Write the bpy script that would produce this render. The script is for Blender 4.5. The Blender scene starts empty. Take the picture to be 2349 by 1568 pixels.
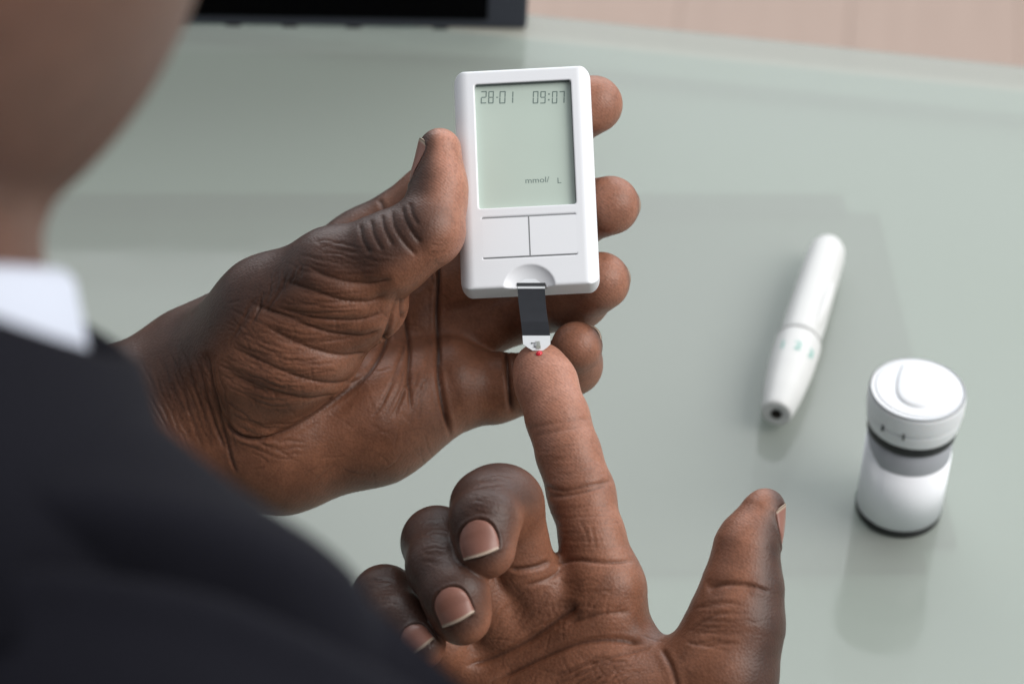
import bpy, bmesh, math, random
import numpy as np
from mathutils import Vector, Matrix
random.seed(7); rng = np.random.default_rng(7)
S = bpy.context.scene
COL = S.collection
PI = math.pi

# ------------------------------------------------------------------ camera
CAM_H = 0.66
MC = Matrix.Translation((0, 0, CAM_H)) @ Matrix.Rotation(math.radians(50), 4, 'X') @ Matrix.Rotation(math.radians(3.0), 4, 'Z')
cd = bpy.data.cameras.new('camera'); cam = bpy.data.objects.new('camera', cd); COL.objects.link(cam)
cam.matrix_world = MC
cd.sensor_width = 36; cd.lens = 105; cd.clip_start = 0.02; cd.clip_end = 100
cd.dof.use_dof = True; cd.dof.focus_distance = 0.79; cd.dof.aperture_fstop = 15
S.camera = cam
FP = 105 / 36 * 2349.0          # focal length in units of the 2349-wide view used for measuring
CX, CY = 1174.5, 784.0

# ------------------------------------------------------------------ light
S.view_settings.view_transform = 'Standard'; S.view_settings.look = 'None'
S.view_settings.exposure = 0.0; S.view_settings.gamma = 1.0
w = bpy.data.worlds.new('World'); S.world = w; w.use_nodes = True
bg = w.node_tree.nodes['Background']; bg.inputs[0].default_value = (0.90, 0.95, 1.0, 1); bg.inputs[1].default_value = 0.56

def area(name, loc, target, sx, sy, power, color):
    l = bpy.data.lights.new(name, 'AREA'); l.shape = 'RECTANGLE'; l.size = sx; l.size_y = sy
    l.energy = power; l.color = color
    o = bpy.data.objects.new(name, l); COL.objects.link(o)
    o.location = loc
    o.rotation_euler = (Vector(target) - Vector(loc)).to_track_quat('-Z', 'Y').to_euler()
    return o
area('window_light', (0.5, 3.1, 1.75), (0.0, 0.7, 0.0), 5.2, 2.9, 118, (0.94, 0.97, 1.0))
area('ceiling_light', (1.45, 0.35, 1.45), (0.1, 0.65, 0.1), 1.4, 1.4, 44, (1.0, 0.97, 0.93))

# ------------------------------------------------------------------ helpers
def P(px, py, d):
    """camera-space point (metres) on the ray of the measured point at depth d"""
    return Vector(((px - CX) / FP * d, -(py - CY) / FP * d, -d))
def W(px, py, d): return MC @ P(px, py, d)
def T(px, py, z=0.0):
    """where that ray meets the horizontal plane z"""
    o = MC.translation; v = (MC.to_3x3() @ P(px, py, 1.0))
    return o + v * ((z - o.z) / v.z)

def tag(o, label=None, cat=None, group=None, kind=None):
    if label: o['label'] = label
    if cat: o['category'] = cat
    if group: o['group'] = group
    if kind: o['kind'] = kind
    return o
def empty(name, loc, label, cat, rot=None, mat=None):
    o = bpy.data.objects.new(name, None); COL.objects.link(o)
    o.empty_display_size = 0.01
    if mat is not None: o.matrix_world = mat
    else: o.location = loc
    if rot: o.rotation_euler = rot
    return tag(o, label, cat)
def link(name, me, mat, parent=None, smooth=True, world=False):
    """link a mesh as one object; with world=True its vertices are in world space and the parent is undone"""
    o = bpy.data.objects.new(name, me); COL.objects.link(o)
    if mat is not None:
        me.materials.clear()
        for m in (mat if isinstance(mat, list) else [mat]): me.materials.append(m)
    if smooth: me.polygons.foreach_set('use_smooth', [True] * len(me.polygons))
    if parent is not None:
        o.parent = parent
        if world:
            o.matrix_parent_inverse = parent.matrix_basis.inverted()
            if parent.parent: o.matrix_parent_inverse = (parent.parent.matrix_basis @ parent.matrix_parent_inverse @ parent.matrix_basis).inverted()
    return o
def from_bm(name, bm, mat, parent=None, smooth=True, world=False):
    bmesh.ops.recalc_face_normals(bm, faces=bm.faces)
    me = bpy.data.meshes.new(name); bm.to_mesh(me); bm.free()
    return link(name, me, mat, parent, smooth, world)
def np_mesh(name, v, f):
    me = bpy.data.meshes.new(name)
    me.vertices.add(len(v)); me.vertices.foreach_set('co', np.asarray(v, np.float32).ravel())
    n = len(f); k = f.shape[1]
    me.loops.add(n * k); me.loops.foreach_set('vertex_index', f.astype(np.int32).ravel())
    me.polygons.add(n); me.polygons.foreach_set('loop_start', np.arange(0, n * k, k, dtype=np.int32))
    me.update(calc_edges=True); me.validate()
    return me
def bevel_box(bm, sx, sy, sz, c=(0, 0, 0), r=0.001, seg=3):
    g = bmesh.ops.create_cube(bm, size=1, matrix=Matrix.Translation(c) @ Matrix.Diagonal((sx, sy, sz, 1)))
    vs = set(g['verts']); es = [e for e in bm.edges if e.verts[0] in vs and e.verts[1] in vs]
    if r > 0: bmesh.ops.bevel(bm, geom=es, offset=r, segments=seg, profile=0.5, affect='EDGES', clamp_overlap=True)
def lathe(bm, prof, n=64, mat=Matrix()):
    """prof: list of (radius, height); radius 0 closes"""
    rings = []
    for r, h in prof:
        if r < 1e-7: rings.append([bm.verts.new(mat @ Vector((0, 0, h)))])
        else: rings.append([bm.verts.new(mat @ Vector((r * math.cos(2 * PI * i / n), r * math.sin(2 * PI * i / n), h))) for i in range(n)])
    for a, b in zip(rings, rings[1:]):
        for i in range(n):
            j = (i + 1) % n
            if len(a) == 1 and len(b) == 1: continue
            if len(a) == 1: bm.faces.new((a[0], b[i], b[j]))
            elif len(b) == 1: bm.faces.new((a[i], a[j], b[0]))
            else: bm.faces.new((a[i], a[j], b[j], b[i]))
def rounded(prof, steps=4):
    """round the corners of a lathe profile given as (r, h, corner_radius)"""
    out = []
    n = len(prof)
    for i, p in enumerate(prof):
        rr = p[2] if len(p) > 2 else 0
        if rr <= 0 or i in (0, n - 1): out.append((p[0], p[1])); continue
        a = np.array(prof[i - 1][:2]); b = np.array(p[:2]); c = np.array(prof[i + 1][:2])
        u = (a - b) / np.linalg.norm(a - b); v = (c - b) / np.linalg.norm(c - b)
        for t in np.linspace(0, 1, steps + 1):
            q = (1 - t) ** 2 * (b + u * rr) + 2 * t * (1 - t) * b + t * t * (b + v * rr)
            out.append((float(q[0]), float(q[1])))
    return out

# ------------------------------------------------------------------ materials
def mat(name, color, rough=0.5, spec=0.5, coat=0.0, sss=0.0, noise=None, bump=None, metal=0.0):
    m = bpy.data.materials.new(name); m.use_nodes = True
    nt = m.node_tree; b = nt.nodes['Principled BSDF']
    b.inputs['Base Color'].default_value = (*color, 1); b.inputs['Roughness'].default_value = rough
    b.inputs['Specular IOR Level'].default_value = spec; b.inputs['Coat Weight'].default_value = coat
    b.inputs['Metallic'].default_value = metal
    if sss:
        b.inputs['Subsurface Weight'].default_value = sss; b.inputs['Subsurface Radius'].default_value = (1, .6, .4); b.inputs['Subsurface Scale'].default_value = 0.002
    tc = nt.nodes.new('ShaderNodeTexCoord')
    if noise:
        sc, amt = noise
        n = nt.nodes.new('ShaderNodeTexNoise'); n.inputs['Scale'].default_value = sc; n.inputs['Detail'].default_value = 4
        nt.links.new(tc.outputs['Object'], n.inputs['Vector'])
        mx = nt.nodes.new('ShaderNodeMix'); mx.data_type = 'RGBA'
        mx.inputs[6].default_value = (*[c * (1 - amt) for c in color], 1); mx.inputs[7].default_value = (*[min(1, c * (1 + amt)) for c in color], 1)
        nt.links.new(n.outputs['Fac'], mx.inputs[0]); nt.links.new(mx.outputs[2], b.inputs['Base Color'])
    if bump:
        sc, st, dist = bump
        n = nt.nodes.new('ShaderNodeTexNoise'); n.inputs['Scale'].default_value = sc; n.inputs['Detail'].default_value = 3
        nt.links.new(tc.outputs['Object'], n.inputs['Vector'])
        bp = nt.nodes.new('ShaderNodeBump'); bp.inputs['Strength'].default_value = st; bp.inputs['Distance'].default_value = dist
        nt.links.new(n.outputs['Fac'], bp.inputs['Height']); nt.links.new(bp.outputs['Normal'], b.inputs['Normal'])
    return m
M = {}
M['white_plastic'] = mat('white_plastic', (0.735, 0.745, 0.775), 0.38, 0.45, bump=(2600, 0.05, 0.0004))
M['button_plastic'] = mat('button_plastic', (0.75, 0.76, 0.79), 0.34, 0.45)
M['vial_white'] = mat('vial_white', (0.67, 0.68, 0.70), 0.42, 0.4, sss=0.1, noise=(90, 0.02))
M['paper_label'] = mat('paper_label', (0.83, 0.84, 0.88), 0.55, 0.3, noise=(300, 0.015))
M['vial_grey'] = mat('vial_grey', (0.31, 0.32, 0.345), 0.25, 0.5, noise=(60, 0.1))
M['black_rubber'] = mat('black_rubber', (0.012, 0.012, 0.014), 0.45, 0.4)
M['pen_white'] = mat('pen_white', (0.55, 0.55, 0.54), 0.4, 0.45, noise=(150, 0.02))
M['teal_print'] = mat('teal_print', (0.02, 0.33, 0.27), 0.5)
M['dark_hole'] = mat('dark_hole', (0.02, 0.014, 0.006), 0.6)
M['lcd'] = mat('lcd', (0.47, 0.55, 0.49), 0.35, 0.5, noise=(70, 0.035))
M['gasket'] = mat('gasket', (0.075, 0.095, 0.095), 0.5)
M['lcd_ink'] = mat('lcd_ink', (0.15, 0.20, 0.185), 0.5, 0.3)
M['ink'] = mat('ink', (0.03, 0.032, 0.035), 0.5)
M['groove'] = mat('groove', (0.22, 0.23, 0.24), 0.6)
M['strip_grey'] = mat('strip_grey', (0.026, 0.028, 0.034), 0.5, 0.25, noise=(500, 0.12))
M['strip_white'] = mat('strip_white', (0.80, 0.83, 0.86), 0.35)
M['print_grey'] = mat('print_grey', (0.30, 0.31, 0.27), 0.5)
M['blood'] = mat('blood', (0.55, 0.006, 0.022), 0.12, 0.6)
M['suit'] = mat('suit', (0.0052, 0.0052, 0.0085), 0.9, 0.10, noise=(700, 0.25), bump=(1800, 0.3, 0.0005))
M['shirt'] = mat('shirt', (0.47, 0.50, 0.58), 0.8, 0.2, bump=(1500, 0.2, 0.0004))
M['hair'] = mat('hair', (0.008, 0.007, 0.006), 0.7, 0.3, bump=(600, 1.0, 0.002))
M['monitor_frame'] = mat('monitor_frame', (0.030, 0.033, 0.045), 0.45, 0.4)
M['monitor_screen'] = mat('monitor_screen', (0.0015, 0.0015, 0.0018), 0.3, 0.02)
M['drawer'] = mat('drawer', (0.10, 0.125, 0.095), 0.5, 0.3, noise=(4, 0.06))
M['drawer_rim'] = mat('drawer_rim', (0.035, 0.045, 0.035), 0.5, 0.3)
M['steel'] = mat('steel', (0.5, 0.52, 0.52), 0.3, 0.5, metal=0.9)
M['plinth'] = mat('plinth', (0.50, 0.55, 0.52), 0.7, 0.2, noise=(3, 0.05))

def glass_table_mat():
    m = bpy.data.materials.new('frosted_glass'); m.use_nodes = True; nt = m.node_tree
    b = nt.nodes['Principled BSDF']; out = nt.nodes['Material Output']
    b.inputs['Roughness'].default_value = 0.09; b.inputs['Specular IOR Level'].default_value = 0.5
    tc = nt.nodes.new('ShaderNodeTexCoord')
    n = nt.nodes.new('ShaderNodeTexNoise'); n.inputs['Scale'].default_value = 5; n.inputs['Detail'].default_value = 3
    nt.links.new(tc.outputs['Object'], n.inputs['Vector'])
    mx = nt.nodes.new('ShaderNodeMix'); mx.data_type = 'RGBA'
    mx.inputs[6].default_value = (0.375, 0.396, 0.356, 1); mx.inputs[7].default_value = (0.400, 0.416, 0.402, 1)
    nt.links.new(n.outputs['Fac'], mx.inputs[0]); nt.links.new(mx.outputs[2], b.inputs['Base Color'])
    n2 = nt.nodes.new('ShaderNodeTexNoise'); n2.inputs['Scale'].default_value = 16; n2.inputs['Detail'].default_value = 6; n2.inputs['Roughness'].default_value = 0.7
    nt.links.new(tc.outputs['Object'], n2.inputs['Vector'])
    rr_ = nt.nodes.new('ShaderNodeMapRange'); rr_.inputs[1].default_value = 0.35; rr_.inputs[2].default_value = 0.7; rr_.inputs[3].default_value = 0.05; rr_.inputs[4].default_value = 0.16
    nt.links.new(n2.outputs['Fac'], rr_.inputs[0]); nt.links.new(rr_.outputs[0], b.inputs['Roughness'])
    tr = nt.nodes.new('ShaderNodeBsdfTransparent'); tr.inputs[0].default_value = (0.9, 0.96, 0.92, 1)
    ms = nt.nodes.new('ShaderNodeMixShader'); ms.inputs[0].default_value = 0.52
    nt.links.new(b.outputs[0], ms.inputs[1]); nt.links.new(tr.outputs[0], ms.inputs[2]); nt.links.new(ms.outputs[0], out.inputs[0])
    return m
M['frosted_glass'] = glass_table_mat()

def wood_mat(name, c1, c2):
    m = bpy.data.materials.new(name); m.use_nodes = True; nt = m.node_tree; b = nt.nodes['Principled BSDF']
    b.inputs['Roughness'].default_value = 0.45
    tc = nt.nodes.new('ShaderNodeTexCoord'); mp = nt.nodes.new('ShaderNodeMapping'); mp.inputs['Scale'].default_value = (18, 1.2, 1)
    n = nt.nodes.new('ShaderNodeTexNoise'); n.inputs['Scale'].default_value = 3; n.inputs['Detail'].default_value = 6
    nt.links.new(tc.outputs['Object'], mp.inputs[0]); nt.links.new(mp.outputs[0], n.inputs['Vector'])
    mx = nt.nodes.new('ShaderNodeMix'); mx.data_type = 'RGBA'; mx.inputs[6].default_value = (*c1, 1); mx.inputs[7].default_value = (*c2, 1)
    nt.links.new(n.outputs['Fac'], mx.inputs[0]); nt.links.new(mx.outputs[2], b.inputs['Base Color'])
    return m
M['wood'] = wood_mat('wood', (0.285, 0.20, 0.158), (0.36, 0.26, 0.21))
M['wood_b'] = wood_mat('wood_b', (0.29, 0.203, 0.16), (0.365, 0.263, 0.212))

def skin_mat():
    m = bpy.data.materials.new('skin'); m.use_nodes = True; nt = m.node_tree; b = nt.nodes['Principled BSDF']; L = nt.links.new
    at = nt.nodes.new('ShaderNodeAttribute'); at.attribute_name = 'skin'
    sp = nt.nodes.new('ShaderNodeSeparateColor'); L(at.outputs['Color'], sp.inputs[0])
    tc = nt.nodes.new('ShaderNodeTexCoord')
    def mix(fac, a, c, mode='MIX'):
        x = nt.nodes.new('ShaderNodeMix'); x.data_type = 'RGBA'; x.blend_type = mode
        for s, v in ((0, fac), (6, a), (7, c)):
            if isinstance(v, (int, float)): x.inputs[s].default_value = v
            elif isinstance(v, tuple): x.inputs[s].default_value = (*v, 1)
            else: L(v, x.inputs[s])
        return x.outputs[2]
    def noise(scale, detail=4, rough=0.55):
        n = nt.nodes.new('ShaderNodeTexNoise'); n.inputs['Scale'].default_value = scale; n.inputs['Detail'].default_value = detail; n.inputs['Roughness'].default_value = rough
        L(tc.outputs['Object'], n.inputs['Vector']); return n.outputs['Fac']
    def ramp(v, lo, hi):
        r = nt.nodes.new('ShaderNodeMapRange'); r.inputs[1].default_value = lo; r.inputs[2].default_value = hi; L(v, r.inputs[0]); return r.outputs[0]
    palm = mix(ramp(noise(110), .35, .65), (0.165, 0.067, 0.037), (0.240, 0.099, 0.055))
    pink = mix(ramp(noise(140), .35, .65), (0.38, 0.175, 0.118), (0.45, 0.215, 0.150))
    dark = mix(ramp(noise(160), .3, .7), (0.040, 0.019, 0.014), (0.066, 0.032, 0.023))
    c = mix(sp.outputs[2], palm, pink)
    c = mix(sp.outputs[0], c, dark)
    c = mix(ramp(noise(1300, 3), .42, .70), c, mix(0.30, c, (0.07, 0.03, 0.018)))
    c = mix(ramp(noise(260, 5, .65), .50, .72), c, mix(0.22, c, (0.05, 0.02, 0.012)))
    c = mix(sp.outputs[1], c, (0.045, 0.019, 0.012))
    L(c, b.inputs['Base Color'])
    b.inputs['Roughness'].default_value = 0.43; b.inputs['Specular IOR Level'].default_value = 0.30
    b.inputs['Subsurface Weight'].default_value = 0.12; b.inputs['Subsurface Radius'].default_value = (1.0, 0.45, 0.25); b.inputs['Subsurface Scale'].default_value = 0.0022
    vo = nt.nodes.new('ShaderNodeTexVoronoi'); vo.inputs['Scale'].default_value = 1300; L(tc.outputs['Object'], vo.inputs['Vector'])
    ad = nt.nodes.new('ShaderNodeMath'); ad.operation = 'ADD'; L(vo.outputs['Distance'], ad.inputs[0]); L(noise(620, 6, .75), ad.inputs[1])
    wv = nt.nodes.new('ShaderNodeTexWave'); wv.wave_type = 'BANDS'; wv.bands_direction = 'DIAGONAL'; wv.inputs['Scale'].default_value = 520; wv.inputs['Distortion'].default_value = 7; wv.inputs['Detail'].default_value = 1; wv.inputs['Detail Scale'].default_value = 0.35
    L(tc.outputs['Object'], wv.inputs['Vector'])
    mr_ = nt.nodes.new('ShaderNodeMath'); mr_.operation = 'MULTIPLY_ADD'; L(wv.outputs['Fac'], mr_.inputs[0])
    rm = nt.nodes.new('ShaderNodeMapRange'); rm.inputs[1].default_value = 0.0; rm.inputs[2].default_value = 0.5; rm.inputs[3].default_value = 0.0; rm.inputs[4].default_value = 0.26; L(sp.outputs[2], rm.inputs[0])
    L(rm.outputs[0], mr_.inputs[1]); L(ad.outputs[0], mr_.inputs[2]); ad = mr_
    bp = nt.nodes.new('ShaderNodeBump'); bp.inputs['Strength'].default_value = 0.20; bp.inputs['Distance'].default_value = 0.0004
    L(ad.outputs[0], bp.inputs['Height']); L(bp.outputs[0], b.inputs['Normal'])
    return m
M['skin'] = skin_mat()
def nail_mat():
    m = mat('nail', (0.42, 0.22, 0.17), 0.38, 0.45, bump=(900, 0.12, 0.0003)); nt = m.node_tree; b = nt.nodes['Principled BSDF']
    at = nt.nodes.new('ShaderNodeAttribute'); at.attribute_name = 'free'
    mx = nt.nodes.new('ShaderNodeMix'); mx.data_type = 'RGBA'
    mx.inputs[6].default_value = (0.225, 0.100, 0.074, 1); mx.inputs[7].default_value = (0.36, 0.27, 0.205, 1)
    nt.links.new(at.outputs['Fac'], mx.inputs[0]); nt.links.new(mx.outputs[2], b.inputs['Base Color'])
    return m
M['nail'] = nail_mat()

# ------------------------------------------------------------------ implicit-surface sculpting (camera-space millimetres)
def V3(p): return np.array((p[0], p[1], p[2]), np.float64)
def pt(px, py, dz): return V3(P(px, py, 0.8 + dz / 1000.0) * 1000.0)
class Cone:
    def __init__(s, a, ra, b, rb, dors=(0, 0, -1), bias=0.0, tone=0.0, g=''):
        s.a, s.b, s.ra, s.rb = V3(a), V3(b), ra, rb; s.dors = np.array(dors, float); s.dors /= np.linalg.norm(s.dors); s.bias = bias; s.tone = tone; s.g = g
    def box(s):
        r = np.array([max(s.ra, s.rb)] * 3); return np.minimum(s.a, s.b) - r, np.maximum(s.a, s.b) + r
    def ev(s, X, Y, Z):
        d = s.b - s.a; l2 = float(d @ d) + 1e-9
        t = np.clip(((X - s.a[0]) * d[0] + (Y - s.a[1]) * d[1] + (Z - s.a[2]) * d[2]) / l2, 0, 1)
        dx = X - (s.a[0] + t * d[0]); dy = Y - (s.a[1] + t * d[1]); dz = Z - (s.a[2] + t * d[2])
        return np.sqrt(dx * dx + dy * dy + dz * dz) - (s.ra + t * (s.rb - s.ra))
class Ell:
    def __init__(s, c, r, ax=None, dors=(0, 0, -1), bias=0.0, tone=0.0, g=''):
        s.c = V3(c); s.r = np.array(r, float); s.R = np.eye(3) if ax is None else np.array(ax, float)
        s.dors = np.array(dors, float); s.dors /= np.linalg.norm(s.dors); s.bias = bias; s.tone = tone; s.g = g
    def box(s):
        m = np.array([s.r.max()] * 3); return s.c - m, s.c + m
    def ev(s, X, Y, Z):
        x, y, z = X - s.c[0], Y - s.c[1], Z - s.c[2]
        q = [(s.R[i, 0] * x + s.R[i, 1] * y + s.R[i, 2] * z) for i in range(3)]
        k0 = np.sqrt(sum((q[i] / s.r[i]) ** 2 for i in range(3))); k1 = np.sqrt(sum((q[i] / s.r[i] ** 2) ** 2 for i in range(3)))
        return k0 * (k0 - 1) / np.maximum(k1, 1e-6)
def rot2(deg):
    """axes of an ellipsoid whose first axis is turned deg counter-clockwise in the view"""
    c, s_ = math.cos(math.radians(deg)), math.sin(math.radians(deg)); return ((c, s_, 0), (-s_, c, 0), (0, 0, 1))
def smin(a, b, k):
    h = np.maximum(k - np.abs(a - b), 0) / k
    return np.minimum(a, b) - h * h * k * 0.25
BIG = np.float32(60)
class Sculpt:
    """steps: list of (k_with_the_rest, k_inside, [primitives])"""
    def __init__(s, steps): s.steps = steps; s.prims = [p for st in steps for p in st[2]]
    def bounds(s, m=3):
        lo = np.min([p.box()[0] for p in s.prims], 0) - m; hi = np.max([p.box()[1] for p in s.prims], 0) + m; return lo, hi
    def field(s, X, Y, Z):
        F = None
        for k, ki, ps in s.steps:
            G = None
            for p in ps:
                e = p.ev(X, Y, Z); G = e if G is None else smin(G, e, ki)
            F = G if F is None else smin(F, G, k)
        return F
    def grid(s, h, marg=14):
        lo, hi = s.bounds(); n = np.ceil((hi - lo) / h).astype(int) + 1
        ax = [(lo[i] + h * np.arange(n[i])).astype(np.float32) for i in range(3)]
        F = np.full(n, BIG, np.float32)
        def sub(b0, b1, mg):
            i0 = np.clip(np.floor((b0 - mg - lo) / h).astype(int), 0, n - 1); i1 = np.clip(np.ceil((b1 + mg - lo) / h).astype(int) + 1, 1, n)
            return tuple(slice(i0[i], i1[i]) for i in range(3))
        for k, ki, ps in s.steps:
            gb0 = np.min([p.box()[0] for p in ps], 0); gb1 = np.max([p.box()[1] for p in ps], 0)
            gs = sub(gb0, gb1, marg); G = np.full([q.stop - q.start for q in gs], BIG, np.float32)
            for p in ps:
                sl = sub(*p.box(), marg); e = p.ev(ax[0][sl[0]][:, None, None], ax[1][sl[1]][None, :, None], ax[2][sl[2]][None, None, :]).astype(np.float32)
                ls = tuple(slice(sl[i].start - gs[i].start, sl[i].stop - gs[i].start) for i in range(3))
                G[ls] = smin(G[ls], e, ki)
            F[gs] = smin(F[gs], G, k)
        return F, lo
    def grad(s, v, e=0.15):
        X, Y, Z = v.T; f = s.field
        g = np.stack([f(X + e, Y, Z) - f(X - e, Y, Z), f(X, Y + e, Z) - f(X, Y - e, Z), f(X, Y, Z + e) - f(X, Y, Z - e)], 1)
        return g / np.maximum(np.linalg.norm(g, axis=1, keepdims=True), 1e-9)
    def mesh(s, h, newton=1):
        F, lo = s.grid(h); v, f = surface_nets(F, lo, h)
        nrm = None
        for _ in range(newton):
            nrm = s.grad(v); v = v - nrm * np.clip(s.field(*v.T), -h, h)[:, None]
        return v, f, nrm
    def hit(s, o, d, tmax=40):
        o = np.array(o, float); d = np.array(d, float); t = np.zeros(len(o))
        for _ in range(40):
            q = o + t[:, None] * d; t = np.minimum(t + 0.8 * s.field(*q.T), tmax)
        return o + t[:, None] * d
def surface_nets(F, lo, h):
    sg = F < 0
    c = [sg[i:sg.shape[0] - 1 + i, j:sg.shape[1] - 1 + j, k:sg.shape[2] - 1 + k] for i in (0, 1) for j in (0, 1) for k in (0, 1)]
    anyv = c[0].copy(); allv = c[0].copy()
    for q in c[1:]: anyv |= q; allv &= q
    act = anyv & ~allv; idx = np.argwhere(act); ids = np.full(act.shape, -1, np.int64); ids[act] = np.arange(len(idx))
    acc = np.zeros((len(idx), 3)); cnt = np.zeros(len(idx))
    cor = [(i, j, k) for i in (0, 1) for j in (0, 1) for k in (0, 1)]
    val = {q: F[idx[:, 0] + q[0], idx[:, 1] + q[1], idx[:, 2] + q[2]] for q in cor}
    for a in cor:
        for ax_ in range(3):
            if a[ax_] == 0:
                b = list(a); b[ax_] = 1; b = tuple(b); fa, fb = val[a], val[b]; m = (fa < 0) != (fb < 0)
                t = np.where(m, fa / np.where(m, fa - fb, 1), 0); p = np.zeros((len(idx), 3)) + np.array(a); p[:, ax_] += t
                acc[m] += p[m]; cnt[m] += 1
    v = lo + h * (idx + acc / cnt[:, None])
    fs = []
    for ax_ in range(3):
        o1, o2 = [(1, 2), (2, 0), (0, 1)][ax_]
        sl0 = [slice(None)] * 3; sl1 = [slice(None)] * 3; sl0[ax_] = slice(0, -1); sl1[ax_] = slice(1, None)
        A, B = sg[tuple(sl0)], sg[tuple(sl1)]; ch = np.argwhere(A != B)
        ch = ch[(ch[:, o1] > 0) & (ch[:, o2] > 0) & (ch[:, o1] < F.shape[o1] - 1) & (ch[:, o2] < F.shape[o2] - 1)]
        flip = A[tuple(ch.T)]
        def cid(d1, d2):
            q = ch.copy(); q[:, o1] += d1; q[:, o2] += d2; return ids[tuple(q.T)]
        q = np.stack([cid(-1, -1), cid(0, -1), cid(0, 0), cid(-1, 0)], 1)
        q[~flip] = q[~flip][:, ::-1]; fs.append(q)
    return v, np.concatenate(fs)
def proj(v): return np.stack([CX + v[:, 0] / -v[:, 2] * FP, CY - v[:, 1] / -v[:, 2] * FP], 1)
def spline(pts, n=8):
    p = np.array(pts, float)
    if len(p) < 3: return np.stack([np.linspace(p[0][i], p[-1][i], n) for i in range(p.shape[1])], 1)
    q = np.vstack([2 * p[0] - p[1], p, 2 * p[-1] - p[-2]]); out = []
    for i in range(1, len(q) - 2):
        for t in np.linspace(0, 1, n, endpoint=False):
            out.append(0.5 * (2 * q[i] + (q[i + 1] - q[i - 1]) * t + (2 * q[i - 1] - 5 * q[i] + 4 * q[i + 1] - q[i + 2]) * t * t + (3 * q[i] - q[i - 1] - 3 * q[i + 1] + q[i + 2]) * t ** 3))
    out.append(p[-1]); return np.array(out)
def fold_dist(uv, line):
    d = np.full(len(uv), 1e9); tt = np.zeros(len(uv)); n = len(line) - 1
    for i in range(n):
        a, b = line[i], line[i + 1]; e = b - a; t = np.clip(((uv - a) @ e) / (e @ e + 1e-9), 0, 1)
        q = np.linalg.norm(uv - a - t[:, None] * e, axis=1); m = q < d; d[m] = q[m]; tt[m] = (i + t[m]) / n
    return d, tt
def family(A, B, n, jit=5, cut=0.25):
    """n wrinkle lines running between two guide lines, each over its own stretch"""
    A = spline(A, 6); B = spline(B, 6)
    ra = np.linspace(0, 1, 24); rs = lambda L: np.stack([np.interp(ra, np.linspace(0, 1, len(L)), L[:, i]) for i in (0, 1)], 1)
    A, B = rs(A), rs(B); out = []
    for k in range(n):
        f = (k + 0.5 + rng.uniform(-.35, .35)) / n; L = A * (1 - f) + B * f
        i0 = int(rng.uniform(0, cut) * 24); i1 = 24 - int(rng.uniform(0, cut) * 24)
        w_ = np.cumsum(rng.normal(0, jit * 0.35, (24, 2)), 0); w_ -= np.linspace(0, 1, 24)[:, None] * w_[-1]
        out.append((L + w_)[i0:i1])
    return out
def sculpt_skin(sc, h, folds, nails):
    """mesh the sculpt, press nail beds and skin folds into it; returns verts, faces, colour attribute"""
    v, f, n = sc.mesh(h)
    X, Y, Z = v.T
    D = np.stack([p.ev(X, Y, Z) for p in sc.prims], 1); wgt = np.exp(-np.clip(D - D.min(1, keepdims=True), 0, 30) / 2.2); wgt /= wgt.sum(1, keepdims=True)
    dd = np.stack([np.clip((n @ p.dors + p.bias + 0.25) / 0.75, 0, 1) for p in sc.prims], 1)
    dors = (wgt * dd * dd * (3 - 2 * dd)).sum(1); tone = (wgt * np.array([p.tone for p in sc.prims])).sum(1)
    near = np.array([p.g for p in sc.prims])[D.argmin(1)]
    uv = proj(v); view = -v / np.linalg.norm(v, axis=1, keepdims=True); facing = (n * view).sum(1)
    crease = np.zeros(len(v)); disp = np.zeros(len(v)); base = v.copy()
    for line, wd, dp, dk, gs in folds:
        line = np.asarray(line, float)
        if len(line) < 20: line = spline(line, 6)
        mpx = wd * 8.6 * 4
        bb = (uv[:, 0] > line[:, 0].min() - mpx) & (uv[:, 0] < line[:, 0].max() + mpx) & (uv[:, 1] > line[:, 1].min() - mpx) & (uv[:, 1] < line[:, 1].max() + mpx) & (facing > 0.02)
        if gs is not None: bb &= np.isin(near, gs)
        ii = np.nonzero(bb)[0]
        if not len(ii): continue
        d, t = fold_dist(uv[ii], line); d = d / 8.6
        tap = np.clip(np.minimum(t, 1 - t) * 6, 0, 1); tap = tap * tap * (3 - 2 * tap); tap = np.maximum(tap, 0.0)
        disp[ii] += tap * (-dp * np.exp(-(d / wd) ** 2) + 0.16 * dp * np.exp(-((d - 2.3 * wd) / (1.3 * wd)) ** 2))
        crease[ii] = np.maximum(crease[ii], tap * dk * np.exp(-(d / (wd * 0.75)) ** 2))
    for nl in nails:
        q = v - nl['c']; a = q @ nl['U'] / (nl['w'] / 2); b_ = q @ nl['V'] / (nl['l'] / 2); ok = (n @ nl['N'] > 0.15) & (np.abs(q @ nl['N']) < nl['w'] * 0.7)
        s_ = (np.abs(a) ** 2.6 + np.abs(b_) ** 2.6) ** (1 / 2.6)
        disp += np.where(ok & (s_ < 1.0), -0.35, 0) + np.where(ok & (b_ < 0.85), 0.30 * np.exp(-((s_ - 1.13) / 0.10) ** 2), 0)
        crease = np.maximum(crease, np.where(ok & (b_ < 0.7), 0.45 * np.exp(-((s_ - 1.0) / 0.05) ** 2), 0))
    disp = np.maximum(disp, -1.45) if h < 1 else disp
    v = base + n * disp[:, None]
    colr = np.stack([dors, np.clip(crease, 0, 1), tone, np.ones(len(v))], 1)
    return v, f, colr
def to_world(v): 
    m = np.array(MC); return (v / 1000.0) @ m[:3, :3].T + m[:3, 3]
def nail_spec(c, N, V, w_, l, curl=0.0):
    N = np.array(N, float); N /= np.linalg.norm(N); V = np.array(V, float); V -= N * (V @ N); V /= np.linalg.norm(V); U = np.cross(V, N)
    return dict(c=V3(c), N=N, V=V, U=U, w=w_, l=l)
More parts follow.
